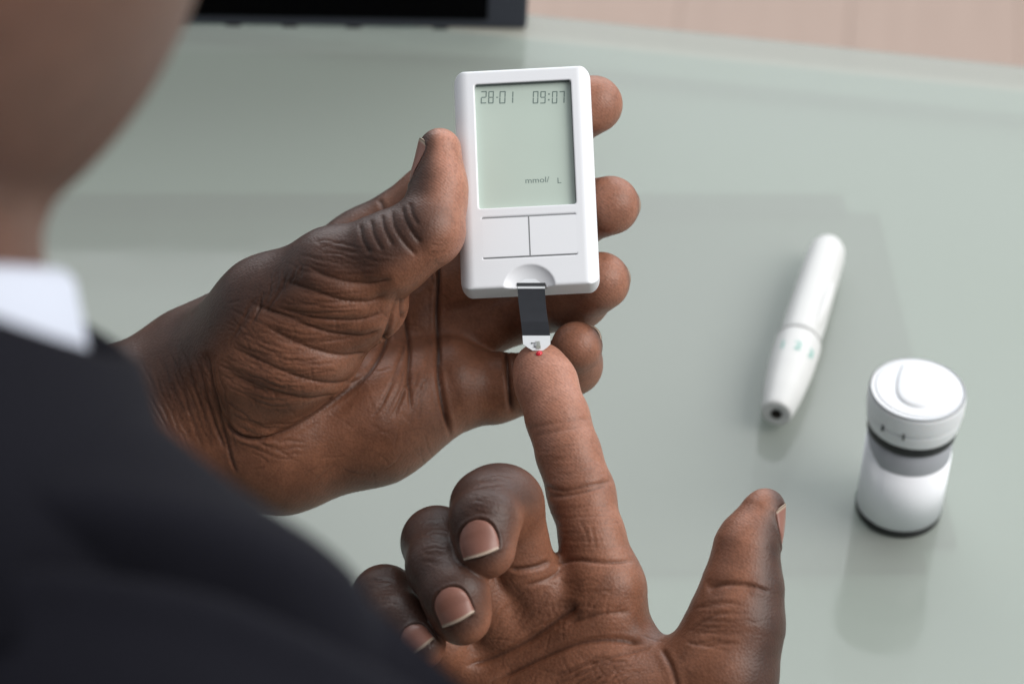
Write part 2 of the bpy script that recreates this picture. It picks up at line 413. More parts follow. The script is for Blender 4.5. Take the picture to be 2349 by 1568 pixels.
def settle(sc, nl):
    """drop the nail's centre onto the finger"""
    nl['c'] = sc.hit((nl['c'] + nl['N'] * 12)[None], -nl['N'][None])[0]; return nl
def build_nail(sc, nl, parent):
    nu, nv = 17, 21; us = np.linspace(-1, 1, nu); vs = np.linspace(-1, 1, nv)
    g = np.zeros((nv, nu, 3)); free = np.zeros((nv, nu))
    for j, b in enumerate(vs):
        for i, a in enumerate(us):
            m = 1.0 if b > 0.1 else max(0.05, 1 - (abs(b - 0.1) / 1.1) ** 2.3) ** (1 / 2.3)
            bb = b if b < 0 else b * (1.0 - 0.30 * a * a)
            g[j, i] = nl['c'] + nl['U'] * a * m * nl['w'] / 2 + nl['V'] * bb * nl['l'] / 2
    base = sc.hit(g.reshape(-1, 3) + nl['N'] * 9, np.repeat(-nl['N'][None], nu * nv, 0), 16).reshape(nv, nu, 3)
    hN = (base - nl['c']) @ nl['N']; hs = hN.copy()
    j5 = int(nv * 0.55); hN = np.maximum(hN, -0.42 * nl['w'] * 0.8); hs = hN.copy()
    for j in range(nv):                      # the plate runs on straight past the finger tip
        if j > j5: hs[j] = hs[j5] + np.clip((hs[j5] - hs[j5 - 5]) / 5, -.22, .1) * (j - j5) * 0.8
    rise = np.array([0.10 + 0.42 * min(1, (b + 1) / 0.6) for b in vs])[:, None]
    edge = np.array([-0.25 * abs(a) ** 6 for a in us])[None, :]
    top = g + nl['N'] * (hs + rise + edge)[..., None]; bot = top - nl['N'] * 0.45
    for j, b in enumerate(vs): free[j] = min(1, max(0, (b - 0.80) / 0.08))
    vv = np.concatenate([top.reshape(-1, 3), bot.reshape(-1, 3)]); n0 = nu * nv; F = []
    for j in range(nv - 1):
        for i in range(nu - 1):
            a = j * nu + i; F.append((a, a + 1, a + nu + 1, a + nu)); F.append((n0 + a, n0 + a + nu, n0 + a + nu + 1, n0 + a + 1))
    for j in range(nv - 1):
        for i in (0, nu - 1):
            a = j * nu + i; F.append((a, a + nu, n0 + a + nu, n0 + a))
    for i in range(nu - 1):
        for j in (0, nv - 1):
            a = j * nu + i; F.append((a, n0 + a, n0 + a + 1, a + 1))
    me = np_mesh('nail', to_world(vv), np.array(F))
    at = me.attributes.new('free', 'FLOAT', 'POINT'); at.data.foreach_set('value', np.tile(free.ravel(), 2).astype(np.float32))
    return link('nail', me, M['nail'], parent, True, True)

# ------------------------------------------------------------------ setting: floor, table
tabA, tabB = T(1210, 30), T(2349, 150)                     # far edge of the glass
ex = (tabB - tabA).normalized(); ey = Vector((-ex.y, ex.x, 0))
edge_rot = math.atan2(ex.y, ex.x)
fl = empty('floor', (0, 1.5, -0.72), None, None, rot=(0, 0, edge_rot)); tag(fl, kind='structure')
bm = bmesh.new(); bevel_box(bm, 7, 6, 0.05, (0, 0, -0.035), 0); from_bm('underfloor', bm, M['plinth'], fl, False)
bm = bmesh.new(); bevel_box(bm, 0.1396, 5.0, 0.012, (0, 0, 0), 0.0004, 1); plank = bpy.data.meshes.new('plank'); bm.to_mesh(plank); bm.free()
plank2 = plank.copy(); plank.materials.append(M['wood']); plank2.materials.append(M['wood_b'])
for i in range(-14, 15):
    o = bpy.data.objects.new('plank', plank if i % 3 else plank2); COL.objects.link(o); o.parent = fl; o.location = (i * 0.14, 0, 0.0)
    if i % 2: o.location.y = 0.31
TW, TD = 2.0, 1.05
tab = empty('glass_table', tabA + ex * 0.1 - ey * TD / 2, 'pale grey green frosted glass table with glossy top under the hands', 'table', rot=(0, 0, edge_rot))
bm = bmesh.new(); bevel_box(bm, TW, TD, 0.010, (0, 0, -0.005), 0.0015, 2); from_bm('table_top', bm, M['frosted_glass'], tab, False)
bm = bmesh.new(); bevel_box(bm, TW - 0.004, TD - 0.004, 0.012, (0, 0, -0.0225), 0.002, 1); from_bm('lower_panel', bm, M['plinth'], tab, False)
bm = bmesh.new(); bevel_box(bm, TW - 0.006, 0.016, 0.0060, (0, TD / 2 - 0.0105, -0.0133), 0.0004, 1); from_bm('edge_spacer', bm, M['plinth'], tab, False)
for sx in (-1, 1):
    for sy in (-1, 1):
        bm = bmesh.new(); bevel_box(bm, 0.04, 0.04, 0.684, (sx * (TW / 2 - 0.05), sy * (TD / 2 - 0.05), -0.371), 0.003, 2); from_bm('leg', bm, M['steel'], tab, False)

# dark sheet added under the glass, standing in for a reflected dark rectangle
c1, c2 = T(2005, 440, -0.0125), T(1180, 440, -0.0125)
dx = (c1 - c2).normalized(); dy = Vector((-dx.y, dx.x, 0))
dl = empty('desk_pad', c1 - dx * 0.27 - dy * 0.10 + Vector((0, 0, -0.0025)), 'flat grey pad showing faintly through the glass under the pen', 'desk pad', rot=(0, 0, math.atan2(dx.y, dx.x)))
bm = bmesh.new(); bevel_box(bm, 0.54, 0.20, 0.0030, (0, 0, 0.0003), 0.0, 1)
bmesh.ops.bevel(bm, geom=[e for e in bm.edges if abs(e.verts[0].co.z - e.verts[1].co.z) > .001], offset=0.012, segments=6, affect='EDGES'); from_bm('pad_sheet', bm, M['drawer'], dl, False)
bm = bmesh.new(); bevel_box(bm, 0.515, 0.010, 0.0016, (0, 0.090, 0.0028), 0.0006, 1); from_bm('rim', bm, M['drawer_rim'], dl, False)

# ------------------------------------------------------------------ monitor
mr, ml = T(1209, 68, 0.0012), T(430, 56, 0.0012)
mx_ = (ml - mr).normalized(); mang = math.atan2(-mx_.y, -mx_.x)
MWD, MHT = 0.36, 0.13
mon = empty('monitor', (mr + mx_ * MWD / 2).to_tuple()[:2] + (0.0,), 'black flat screen standing on the glass table behind the meter', 'monitor', rot=(math.radians(-9), 0, mang))
bm = bmesh.new(); bevel_box(bm, MWD, 0.012, MHT, (0, 0.006, 0.0010 + MHT / 2), 0.0016, 3); from_bm('frame', bm, M['monitor_frame'], mon)
bm = bmesh.new(); bevel_box(bm, MWD - 0.031, 0.002, MHT - 0.012, (0, -0.0002, 0.0012 + MHT / 2 - 0.002), 0.0008, 2); from_bm('screen', bm, M['monitor_screen'], mon)
for px in (535, 665, 811, 1010):
    q = T(px, 48, 0.0012); lx = (q - (mr + mx_ * MWD / 2)).dot(-mx_)
    bm = bmesh.new(); bevel_box(bm, 0.006, 0.008, 0.0012, (lx, 0.0045, 0.0006), 0.0004, 2); from_bm('foot', bm, M['black_rubber'], mon)

# ------------------------------------------------------------------ meter
m_top, m_bot = P(1195.5, 157, 0.8050), P(1216, 657, 0.7905)
Ydir = (m_top - m_bot); ML = Ydir.length * 1000; Ydir.normalize()
Xdir = Vector((1, -0.006, 0.05)); Xdir = (Xdir - Ydir * Xdir.dot(Ydir)).normalized(); Zdir = Xdir.cross(Ydir)
MM = Matrix(((Xdir.x, Ydir.x, Zdir.x, m_top.x), (Xdir.y, Ydir.y, Zdir.y, m_top.y), (Xdir.z, Ydir.z, Zdir.z, m_top.z), (0, 0, 0, 1)))
MW_ = MC @ MM                                             # origin: middle of the top edge of the front face; y up, z to the viewer
MMi = MM.inverted()
def on_meter(px, py, z=0.0):
    """millimetre coordinates on the meter's face"""
    o = MMi @ Vector((0, 0, 0)); d = (MMi.to_3x3() @ P(px, py, 1.0)); q = o + d * ((z / 1000 - o.z) / d.z); return q.x * 1000, q.y * 1000
meter = empty('glucose_meter', None, 'white handheld glucose meter with grey green display held in the left hand', 'glucose meter', mat=MW_)
HW, TH = 36.9 / 2, 10.5
def rbox(X, Y, Z, c, hx, hy, hz, r):
    qx, qy, qz = np.abs(X - c[0]) - hx + r, np.abs(Y - c[1]) - hy + r, np.abs(Z - c[2]) - hz + r
    return np.sqrt(np.maximum(qx, 0) ** 2 + np.maximum(qy, 0) ** 2 + np.maximum(qz, 0) ** 2) + np.minimum(np.maximum(qx, np.maximum(qy, qz)), 0) - r
def rrect(X, Y, x0, x1, y0, y1, r):
    qx, qy = np.abs(X - (x0 + x1) / 2) - (x1 - x0) / 2 + r, np.abs(Y - (y0 + y1) / 2) - (y1 - y0) / 2 + r
    return np.sqrt(np.maximum(qx, 0) ** 2 + np.maximum(qy, 0) ** 2) + np.minimum(np.maximum(qx, qy), 0) - r
sx0, sy1 = on_meter(1087.5, 193.5); sx1, sy0 = on_meter(1322, 467)
bx0, by1 = on_meter(1105, 501); bx1, by0 = on_meter(1324, 581.5); bxm, _ = on_meter(1214, 541)
slx0, sly = on_meter(1186, 652); slx1, _ = on_meter(1250.5, 652)
def meter_field():
    h = 0.25
    ax = [np.arange(-HW - 1, HW + 1.01, h, dtype=np.float32), np.arange(-ML - 1, 1.01, h, dtype=np.float32), np.arange(-TH - 1, 1.01, h, dtype=np.float32)]
    X, Y, Z = ax[0][:, None, None], ax[1][None, :, None], ax[2][None, None, :]
    # cross-section in x/z: long sides well rounded toward the front; corners of the outline rounded; ends nearly square
    o2 = rrect(X, Y, -HW, HW, -ML, 0, 3.0)
    ext = rrect(X, Z, -HW, HW, -TH, 0, 3.9) + Y * 0
    endz = rrect(Y, Z, -ML, 0, -TH, 0, 0.7) + X * 0
    F = np.maximum(np.maximum(o2 + Z * 0, ext), endz)
    k = 0.8; 
    cut = np.maximum(rrect(X, Y, sx0, sx1, sy0, sy1, 0.7) + Z * 0, -(Z + 2.0) + 0 * X)          # display recess
    F = np.maximum(F, -cut)
    for a, b, c_, d_ in ((bx0, bx1, by1 - .15, by1 + .15), (bx0, bx1, by0 - .15, by0 + .15), (bxm - .15, bxm + .15, by0, by1)):
        F = np.maximum(F, -np.maximum(rrect(X, Y, a, b, c_, d_, 0.1) + Z * 0, -(Z + 0.55) + 0 * X))
    cx = (slx0 + slx1) / 2
    # finger scoop over the strip port and the port itself
    ell = np.sqrt(((X - cx + 0.4) / 7.2) ** 2 + ((Y + ML + 0.2) / 6.6) ** 2 + ((Z - 0.9) / 3.0) ** 2)
    F = np.maximum(F, -(ell - 1) * 3.0)
    F = np.maximum(F, -rbox(X, Y, Z, (cx, -ML - 0.1, -2.0), (slx1 - slx0) / 2 + 0.12, (sly + ML) + 0.15, 1.6, 0.15))
    return F, np.array([a[0] for a in ax], float), h
F_, lo_, h_ = meter_field(); vv, ff = surface_nets(F_, lo_, h_)
link('body', np_mesh('body', vv / 1000, ff), M['white_plastic'], meter)
def plate(bm, x0, x1, y0, y1, z0, z1, r=0.0):
    bevel_box(bm, (x1 - x0) / 1000, (y1 - y0) / 1000, (z1 - z0) / 1000, ((x0 + x1) / 2000, (y0 + y1) / 2000, (z0 + z1) / 2000), r / 1000, 2)
bm = bmesh.new(); plate(bm, sx0 + .02, sx1 - .02, sy0 + .02, sy1 - .02, -2.4, -1.80); disp_o = from_bm('display', bm, M['lcd'], meter, False)
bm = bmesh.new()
for q in ((sx0 + .005, sx1 - .005, sy1 - .16, sy1 - .01), (sx1 - .16, sx1 - .01, sy0 + .165, sy1 - .165)): plate(bm, *q, -1.79, -.45)  # dark strips put in as the shade on the recess's top and right walls
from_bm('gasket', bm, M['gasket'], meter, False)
for a, b in ((bx0, bxm - .16), (bxm + .16, bx1)):
    bm = bmesh.new(); plate(bm, a + .05, b - .05 + .05, by0 + .16, by1 - .16, -0.4, 0.008, 0.0); from_bm('button', bm, M['button_plastic'], meter, False)
for a, b, c_, d_ in ((bx0, bx1, by1 - .13, by1 + .13), (bx0, bx1, by0 - .13, by0 + .13), (bxm - .13, bxm + .13, by0 + .14, by1 - .14)):
    bm = bmesh.new(); plate(bm, a, b, c_, d_, -0.6, -0.06); from_bm('groove', bm, M['groove'], meter, False)
# seven-segment digits, flat ink on the display
SEG = {'0': 'abcdef', '1': 'bc', '2': 'abged', '7': 'abc', '8': 'abcdefg', '9': 'abcdfg', '-': 'g'}
def digit(bm, ch, ox, oy, w_, h_, t, z):
    sl = 0.07
    def quad(x0, y0, x1, y1):
        q = [(x0, y0), (x1, y0), (x1, y1), (x0, y1)]
        bm.faces.new([bm.verts.new(((ox + x + sl * y) / 1000, (oy + y) / 1000, z / 1000)) for x, y in q])
    g = 0.07
    box = {'a': (g, h_ - t, w_ - g, h_), 'g': (t * .7, h_ / 2 - t / 2, w_ - t * .7, h_ / 2 + t / 2), 'd': (g, 0, w_ - g, t), 'f': (0, h_ / 2 + g, t, h_ - t * .6), 'b': (w_ - t, h_ / 2 + g, w_, h_ - t * .6), 'e': (0, t * .6, t, h_ / 2 - g), 'c': (w_ - t, t * .6, w_, h_ / 2 - g)}
    if ch == ':':
        for yy in (h_ * .24, h_ * .70): quad(w_ * .3, yy, w_ * .3 + t * 1.5, yy + t * 1.5)
        return
    for s_ in SEG[ch]: quad(*box[s_])
ZI = -1.80 + 0.03
def zoomxy(zx, zy): return on_meter((1140 + zx / 4.753) * 0.91758, (190 + zy / 4.753) * 0.91758, ZI)
row = [('2', 297, 360), ('8', 385, 445), ('-', 470, 505), ('0', 518, 585), ('1', 630, 677), ('0', 915, 975), ('9', 1003, 1062), (':', 1085, 1115), ('0', 1142, 1200), ('7', 1228, 1287)]
bm = bmesh.new()
for ch, a, b in row:
    x0, y0 = zoomxy(a, 330); x1, y1 = zoomxy(b, 180); digit(bm, ch, x0 - .1, y0, (x1 - x0), y1 - y0, 0.29, ZI)
from_bm('digits', bm, M['lcd_ink'], disp_o, False)
def text_mesh(name, body, size, matx, material, parent):
    c = bpy.data.curves.new(name, 'FONT'); c.body = body; c.size = size; c.resolution_u = 3
    o = bpy.data.objects.new(name, c); COL.objects.link(o); bpy.context.view_layer.update()
    me = bpy.data.meshes.new_from_object(o.evaluated_get(bpy.context.evaluated_depsgraph_get())); bpy.data.objects.remove(o)
    me.transform(matx); return link(name, me, material, parent, False)
x0, y0 = zoomxy(820, 1275); text_mesh('unit_text', 'mmol/', 0.00225, Matrix.Translation((x0 / 1000, y0 / 1000, ZI / 1000)) @ Matrix.Diagonal((1.12, 1, 1, 1)), M['lcd_ink'], disp_o)
x0, y0 = zoomxy(1200, 1275); text_mesh('unit_text', 'L', 0.00225, Matrix.Translation((x0 / 1000, y0 / 1000, ZI / 1000)) @ Matrix.Diagonal((1.12, 1, 1, 1)), M['lcd_ink'], disp_o)

# ------------------------------------------------------------------ test strip (its own frame is the meter's)
strip = empty('test_strip', None, 'dark grey test strip with white pointed end sticking out of the meter', 'test strip', mat=MW_)
ZS = -1.7
def spt(px, py, z): q = on_meter(px, py, z); return (q[0], q[1], z)
def ribbon(name, rows, th, material):
    """rows of (left, right) points in meter millimetres, given a thickness"""
    bm = bmesh.new(); A = []
    for l, r in rows: A.append([bm.verts.new(Vector(p) / 1000) for p in (l, r, (r[0], r[1], r[2] - th), (l[0], l[1], l[2] - th))])
    for a, b in zip(A, A[1:]):
        for i in range(4): bm.faces.new((a[i], a[(i + 1) % 4], b[(i + 1) % 4], b[i]))
    bm.faces.new(A[0]); bm.faces.new(A[-1][::-1]); return from_bm(name, bm, material, strip, False)
rows = [(1187, 1250, 662, -1.7), (1189, 1251.5, 690, -1.62), (1192.5, 1254.5, 718, -1.45), (1195, 1257.5, 738, -1.25), (1197, 1260, 756, -1.5), (1198.5, 1262, 769, -1.75)]
ribbon('foil', [(spt(l, y, z), spt(r, y, z)) for l, r, y, z in rows], 0.25, M['strip_grey'])
rows = [(1186.6, 1250, 640, -1.78), (1187, 1250.2, 661.5, -1.74)]
ribbon('contact_end', [(spt(l, y, z), spt(r, y, z)) for l, r, y, z in rows], 0.3, M['strip_white'])
rows = [(1198.5, 1262, 769.4, -1.77), (1200, 1262.5, 789, -2.1), (1211, 1254, 797, -2.25), (1222, 1245, 803.5, -2.35)]
_b = strip; strip = meter
ribbon('strip_slot', [(spt(1185.8, 648.5, -1.45), spt(1250.8, 648.5, -1.45)), (spt(1186, 655.5, -1.45), spt(1250.8, 655.5, -1.45))], 0.2, M['ink'])
strip = _b
rows = [(1198.5, 1262, 769.4, -1.77), (1200, 1262.5, 789, -2.1), (1211, 1254, 797, -2.25), (1222, 1245, 803.5, -2.35)]
se = ribbon('sample_end', [(spt(l, y, z), spt(r, y, z)) for l, r, y, z in rows], 0.35, M['strip_white'])
bm = bmesh.new()
def mark(bm, x0, x1, y0, y1):
    """a printed mark given in the close-up's own pixels"""
    q = [((1250 + x / 6.271) * 0.91758, (680 + y / 6.271) * 0.91758) for x, y in ((x0, y1), (x1, y1), (x1, y0), (x0, y0))]
    bm.faces.new([bm.verts.new(Vector(spt(px, py, -1.93 - 0.012 * max(0, py - 778) + 0.12)) / 1000) for px, py in q])
for a in ((492, 560, 1106, 1117), (490, 506, 1100, 1124), (528, 562, 1128, 1138), (528, 562, 1148, 1156), (530, 562, 1164, 1178)): mark(bm, *a)
from_bm('print', bm, M['ink'], se, False)
bm = bmesh.new()
for a in ((548, 626, 1083, 1092), (566, 628, 1100, 1112), (572, 632, 1122, 1138), (570, 636, 1146, 1200)): mark(bm, *a)
from_bm('print', bm, M['print_grey'], se, False)

# ------------------------------------------------------------------ test strip vial
vb = T(2059, 1168); 
dv = -(MC.inverted() @ vb).z
VR = 0.5 * 217 * 0.91758 * dv / FP * 0.985; VH = VR * 2 * 1.88
vial = empty('test_strip_vial', vb, 'white strip vial with black rings and screw lid standing on the glass table', 'vial', rot=(0, 0, 0))
bm = bmesh.new(); lathe(bm, rounded([(0, 0), (VR * .985, 0, .0006), (VR * 1.015, .003), (VR * 1.015, .065 * VH), (0, .065 * VH)])); from_bm('base_ring', bm, M['black_rubber'], vial)
bm = bmesh.new(); lathe(bm, [(VR * .985, .066 * VH), (VR * .985, .5 * VH), (VR * .99, .70 * VH), (VR * .9, .705 * VH), (0, .705 * VH)]); from_bm('body', bm, M['vial_grey'], vial)
bm = bmesh.new(); lathe(bm, rounded([(0, .680 * VH), (VR * 1.02, .680 * VH, .0004), (VR * 1.03, .744 * VH, .0005), (0, .744 * VH)])); from_bm('sealing_ring', bm, M['black_rubber'], vial)
cvw = math.atan2(-vb.y, -vb.x)                           # direction from the vial to the camera
# paper label, its overlapping end showing as a step on the left
n = 96; bm = bmesh.new(); ring = []
for i in range(n + 1):
    a = 2 * PI * i / n; rel = (a + PI) % (2 * PI) - PI     # angle from the camera-facing line, positive to the right
    r = VR * (0.998 if rel < -0.52 and rel > -2.2 else 1.006)
    top = .515 * VH + (.11 * VH * min(1, max(0, (-rel - 0.58) / 0.65)) if rel < 0 and rel > -2.2 else 0)
    ring.append([bm.verts.new((q * math.cos(cvw + a), q * math.sin(cvw + a), z)) for q, z in ((r - .0006, .066 * VH), (r, .066 * VH), (r, top), (r - .0006, top))])
for a, b in zip(ring, ring[1:]):
    for j in range(3): bm.faces.new((a[j], a[j + 1], b[j + 1], b[j]))
bmesh.ops.remove_doubles(bm, verts=bm.verts, dist=1e-7); from_bm('paper_label', bm, M['paper_label'], vial)
LR = VR * 1.115
bm = bmesh.new(); lathe(bm, rounded([(VR * .9, .745 * VH), (LR * .94, .745 * VH, .0008), (LR * .985, .845 * VH, .0006), (LR * .955, .850 * VH, .0001), (LR * 1.0, .858 * VH, .0004), (LR * 1.0, .988 * VH, .0014), (LR * .90, 1.003 * VH, .0015), (LR * .80, .996 * VH, .001), (0, .994 * VH)])); lid = from_bm('lid', bm, M['vial_white'], vial)
# raised thumb pad on the lid: a rounded wedge
bm = bmesh.new(); out = []
pad = spline([(-.47, .76), (-.52, .2), (-.46, -.34), (-.25, -.62), (.08, -.69), (.36, -.52), (.60, -.13), (.80, .26), (.70, .58), (.25, .88), (-.25, .90), (-.47, .76)], 6)[:-1]
fr, fu = Vector((-math.sin(cvw), math.cos(cvw), 0)), Vector((-math.cos(cvw), -math.sin(cvw), 0))
rings = []
for s_, z in ((1.0, .990 * VH), (0.97, .999 * VH), (0.93, 1.008 * VH), (0.87, 1.013 * VH), (0.6, 1.016 * VH)):
    rings.append([bm.verts.new(fr * x * s_ * LR * .88 + fu * y * s_ * LR * .88 + Vector((0, 0, z))) for x, y in pad])
for a, b in zip(rings, rings[1:]):
    for i in range(len(a)): bm.faces.new((a[i], a[(i + 1) % len(a)], b[(i + 1) % len(a)], b[i]))
bm.faces.new(rings[-1]); from_bm('thumb_pad', bm, M['vial_white'], lid)
for rel in (-0.60, -0.12):
    bm = bmesh.new(); bevel_box(bm, .0006, .0016, .0022, (0, 0, 0), .0001, 1)
    o = from_bm('tick_mark', bm, M['ink'], lid, False); o.location = (LR * .982 * math.cos(cvw + rel), LR * .982 * math.sin(cvw + rel), .853 * VH); o.rotation_euler = (0, 0, cvw + rel + PI / 2)

# ------------------------------------------------------------------ lancing pen lying on the table
p0, p1 = T(1779, 961, 0.0062), T(1902, 568, 0.0062)
ax_ = (p1 - p0); PLn = ax_.length; ax_.normalize()
dn = -(MC.inverted() @ p0).z
PR = 0.5 * 122 * 0.91758 * dn / FP
side = ax_.cross(Vector((0, 0, 1))).normalized(); upv = side.cross(ax_)
PMx = Matrix(((side.x, upv.x, ax_.x, p0.x), (side.y, upv.y, ax_.y, p0.y), (side.z, upv.z, ax_.z, PR * 1.0 + 0.0003), (0, 0, 0, 1)))   # x right, y up, z along the pen
pen = empty('lancing_pen', None, 'white lancing pen lying on the glass table behind the vial', 'lancing pen', mat=PMx)
L_ = PLn
bm = bmesh.new(); lathe(bm, rounded([(.0015, .006), (.0015, .0004, .0003), (PR * .62, 0, .0010), (PR * .68, .002, .0008), (PR * .82, .10 * L_, .002), (PR * .97, .24 * L_, .004), (PR * 1.0, .36 * L_, .004), (PR * .97, .412 * L_, .0012), (PR * .86, .418 * L_)])); capo = from_bm('nose_cap', bm, M['pen_white'], pen)
bm = bmesh.new(); lathe(bm, [(.00185, -.0001), (.00150, -.0001), (.00140, .0045), (0, .005)], 24); from_bm('hole', bm, M['dark_hole'], capo)
bm = bmesh.new(); lathe(bm, [(0, .40 * L_), (PR * .885, .40 * L_), (PR * .885, .425 * L_), (PR * .91, .52 * L_), (PR * .895, .60 * L_), (PR * .875, .75 * L_), (PR * .84, .91 * L_), (PR * .77, .955 * L_), (PR * .60, .983 * L_), (PR * .32, .997 * L_), (0, 1.0 * L_)]); from_bm('barrel', bm, M['pen_white'], pen)
bm = bmesh.new(); bmesh.ops.create_uvsphere(bm, u_segments=24, v_segments=16, radius=1, matrix=Matrix.Translation((PR * .60, PR * .56, .565 * L_)) @ Matrix.Rotation(0.045, 4, 'Y') @ Matrix.Diagonal((PR * .28, PR * .26, .15 * L_, 1))); from_bm('release_button', bm, M['pen_white'], pen)
for ang, ch in ((math.radians(120), '1'), (math.radians(82), '2'), (math.radians(44), '3')):
    r = PR * 1.003
    o = text_mesh('depth_number', ch, .0058, Matrix.Translation((-.0014, -.0018, 0)), M['teal_print'], capo)
    zc = .285 * L_
    ox = Vector((math.cos(ang), math.sin(ang), 0)); tx = Vector((math.sin(ang), -math.cos(ang), 0)); tz = Vector((0, 0, 1))
    o.matrix_local = Matrix(((tx.x, tz.x, ox.x, ox.x * PR * .992), (tx.y, tz.y, ox.y, ox.y * PR * .992), (tx.z, tz.z, ox.z, zc), (0, 0, 0, 1)))

# ------------------------------------------------------------------ person
pw = W(-829, 700, 0.43)
person = empty('person', (pw.x, pw.y, -0.30), 'person in dark suit and white shirt seen over the shoulder pricking a finger', 'person')

# ---- left hand: palm to the viewer, thumb up, fingers round the back of the meter
DB = (0, 0, -1)
L_prox = [
    # wrist and forearm stub
    Cone(pt(60, 1075, 40), 25, pt(330, 990, 36), 24, (-.35, .75, -.2), .45, 0, 'wrist'),
    Cone(pt(330, 990, 36), 24, pt(500, 930, 34), 23, (-.3, .75, -.2), .30, 0, 'wrist'),
    # heel and little-finger side
    Cone(pt(480, 1000, 34), 18, pt(640, 1012, 30), 18.5, DB, 0, 0, 'palm'),
    Cone(pt(640, 1012, 30), 18.5, pt(850, 955, 32), 17.5, DB, 0, 0.05, 'palm'),
    Cone(pt(850, 955, 32), 17.5, pt(1020, 885, 36), 14, DB, 0, 0.1, 'palm'),
    # middle of the palm
    Cone(pt(470, 900, 36), 20, pt(760, 800, 46), 15, DB, 0, 0, 'palm'),
    Cone(pt(760, 800, 46), 15, pt(960, 730, 50), 12, DB, 0, 0, 'palm'),
    # index metacarpal, behind the thumb
    Cone(pt(470, 830, 36), 16, pt(835, 575, 46), 11, (-.3, .6, -.6), .15, 0, 'back'),
]
L_index = [Cone(pt(835, 575, 46), 11, pt(1000, 455, 40), 9.6, (-.2, .5, -.8), .05, 0, 'index'), Cone(pt(1000, 455, 40), 9.6, pt(1140, 350, 34), 9.2, DB, 0, .1, 'index'),
           Cone(pt(1140, 350, 34), 9.2, pt(1290, 275, 25), 8.4, DB, 0, .2, 'index'), Cone(pt(1290, 275, 25), 8.4, pt(1362, 240, 14), 7.9, (.7, 0, -.7), -.6, .42, 'index')]
L_mid = [Cone(pt(960, 700, 48), 11, pt(1180, 560, 40), 9.8, DB, 0, 0, 'middle'), Cone(pt(1180, 560, 40), 9.8, pt(1320, 490, 28), 8.8, DB, 0, .1, 'middle'), Cone(pt(1320, 490, 28), 8.8, pt(1400, 471, 12), 8.0, (.8, .1, -.6), -.5, .36, 'middle')]
L_ring = [Cone(pt(970, 800, 48), 11, pt(1200, 703, 45), 9.0, DB, 0, 0, 'ring'), Cone(pt(1200, 703, 45), 9.0, pt(1320, 680, 27), 8.6, DB, 0, 0, 'ring'), Cone(pt(1320, 680, 27), 8.6, pt(1378, 645, 12), 8.0, (.8, .2, -.6), -.5, .32, 'ring')]
L_lit = [Cone(pt(1010, 890, 36), 12, pt(1130, 890, 36), 9.3, DB, 0, 0.05, 'little'), Cone(pt(1130, 890, 36), 9.3, pt(1240, 874, 32), 8.0, DB, 0, 0, 'little'), Cone(pt(1240, 874, 32), 8.0, pt(1312, 836, 22), 7.6, DB, 0, 0.1, 'little'), Cone(pt(1312, 836, 22), 7.6, pt(1322, 795, 12), 6.9, (.7, .6, -.5), -.4, .3, 'little')]
L_thenar = [
    Ell(pt(640, 800, 10), (21, 15.5, 15), rot2(28), (-.45, .85, -.1), -.12, .05, 'thenar'),
    Ell(pt(700, 800, 6), (17, 14.5, 15), rot2(40), (-.45, .85, -.1), -.30, .12, 'thenar'),
    Ell(pt(590, 900, 18), (17, 14, 14), rot2(-20), (-.5, .8, -.1), -.05, 0, 'thenar'),
    Cone(pt(490, 850, 26), 17, pt(620, 715, 8), 14.0, (-.35, .9, 0), .12, 0, 'thenar'),
    Cone(pt(620, 715, 8), 14.0, pt(770, 632, -3), 12.2, (-.3, .95, 0), .22, 0, 'thumb_base'),
    Cone(pt(770, 660, -2), 12.5, pt(840, 690, 0), 11.5, (-.4, .9, 0), -.18, .1, 'thenar'),
]
L_thumb = [
    Cone(pt(770, 630, -3), 12.2, pt(890, 585, -8), 10.6, (-.4, .9, .15), .28, 0, 'thumb'),
    Cone(pt(890, 585, -8), 10.6, pt(972, 535, -10), 9.8, (-.75, .6, .25), .18, .1, 'thumb'),
    Cone(pt(990, 520, -9), 8.5, pt(1007, 430, -7), 6.6, (-.95, .1, .25), -.14, .80, 'thumb_tip'),
    Cone(pt(1007, 430, -7), 6.5, pt(1009, 341, -5), 5.3, (-.95, .1, .25), -.40, .85, 'thumb_tip'),
    Cone(pt(1005, 470, -3), 6.8, pt(1008, 352, 0), 5.2, (-.95, .1, .25), -.40, .85, 'thumb_tip'),
]
LH = Sculpt([(8, 9, L_prox), (5, 4, L_index), (5, 4, L_mid), (3, 4, L_ring), (2.5, 4, L_lit), (5, 8, L_thenar), (3.5, 4.5, L_thumb)])
P_ = ['palm', 'thenar', 'wrist', 'back', 'thumb_base', 'middle', 'ring', 'little', 'index']
LF = []
def add(fs, wd, dp, dk, gs=None):
    for q in fs: LF.append((q, wd, dp, dk, gs))
TH_ = ['thenar', 'thumb_base', 'thumb', 'palm', 'wrist']
add([[(1003, 560), (1003, 650), (1003, 760), (1008, 860), (1022, 940), (1036, 1015)]], .55, 1.3, 1.0, P_)
add([[(1000, 600), (1003, 760), (1010, 870), (1030, 990)]], 2.6, .9, .0, P_)
add([[(922, 640), (928, 720), (938, 790), (938, 870), (944, 960)]], .45, .8, .6, P_)
add([[(922, 650), (935, 790), (938, 900)]], 2.2, .8, .0, P_)
add([[(945, 860), (925, 900), (900, 960)], [(935, 760), (915, 830), (880, 920), (850, 960)], [(965, 590), (985, 620), (995, 660)]], .42, .3, .35, P_)
add(family([(930, 780), (900, 880), (840, 980)], [(1000, 800), (980, 900), (960, 980)], 7, 5, .3), .33, .14, .22, ['palm', 'middle', 'ring', 'little'])
add([[(915, 660), (893, 760), (845, 850), (770, 920), (690, 975), (600, 1008), (535, 990), (500, 930)]], .55, 1.1, .7, None)
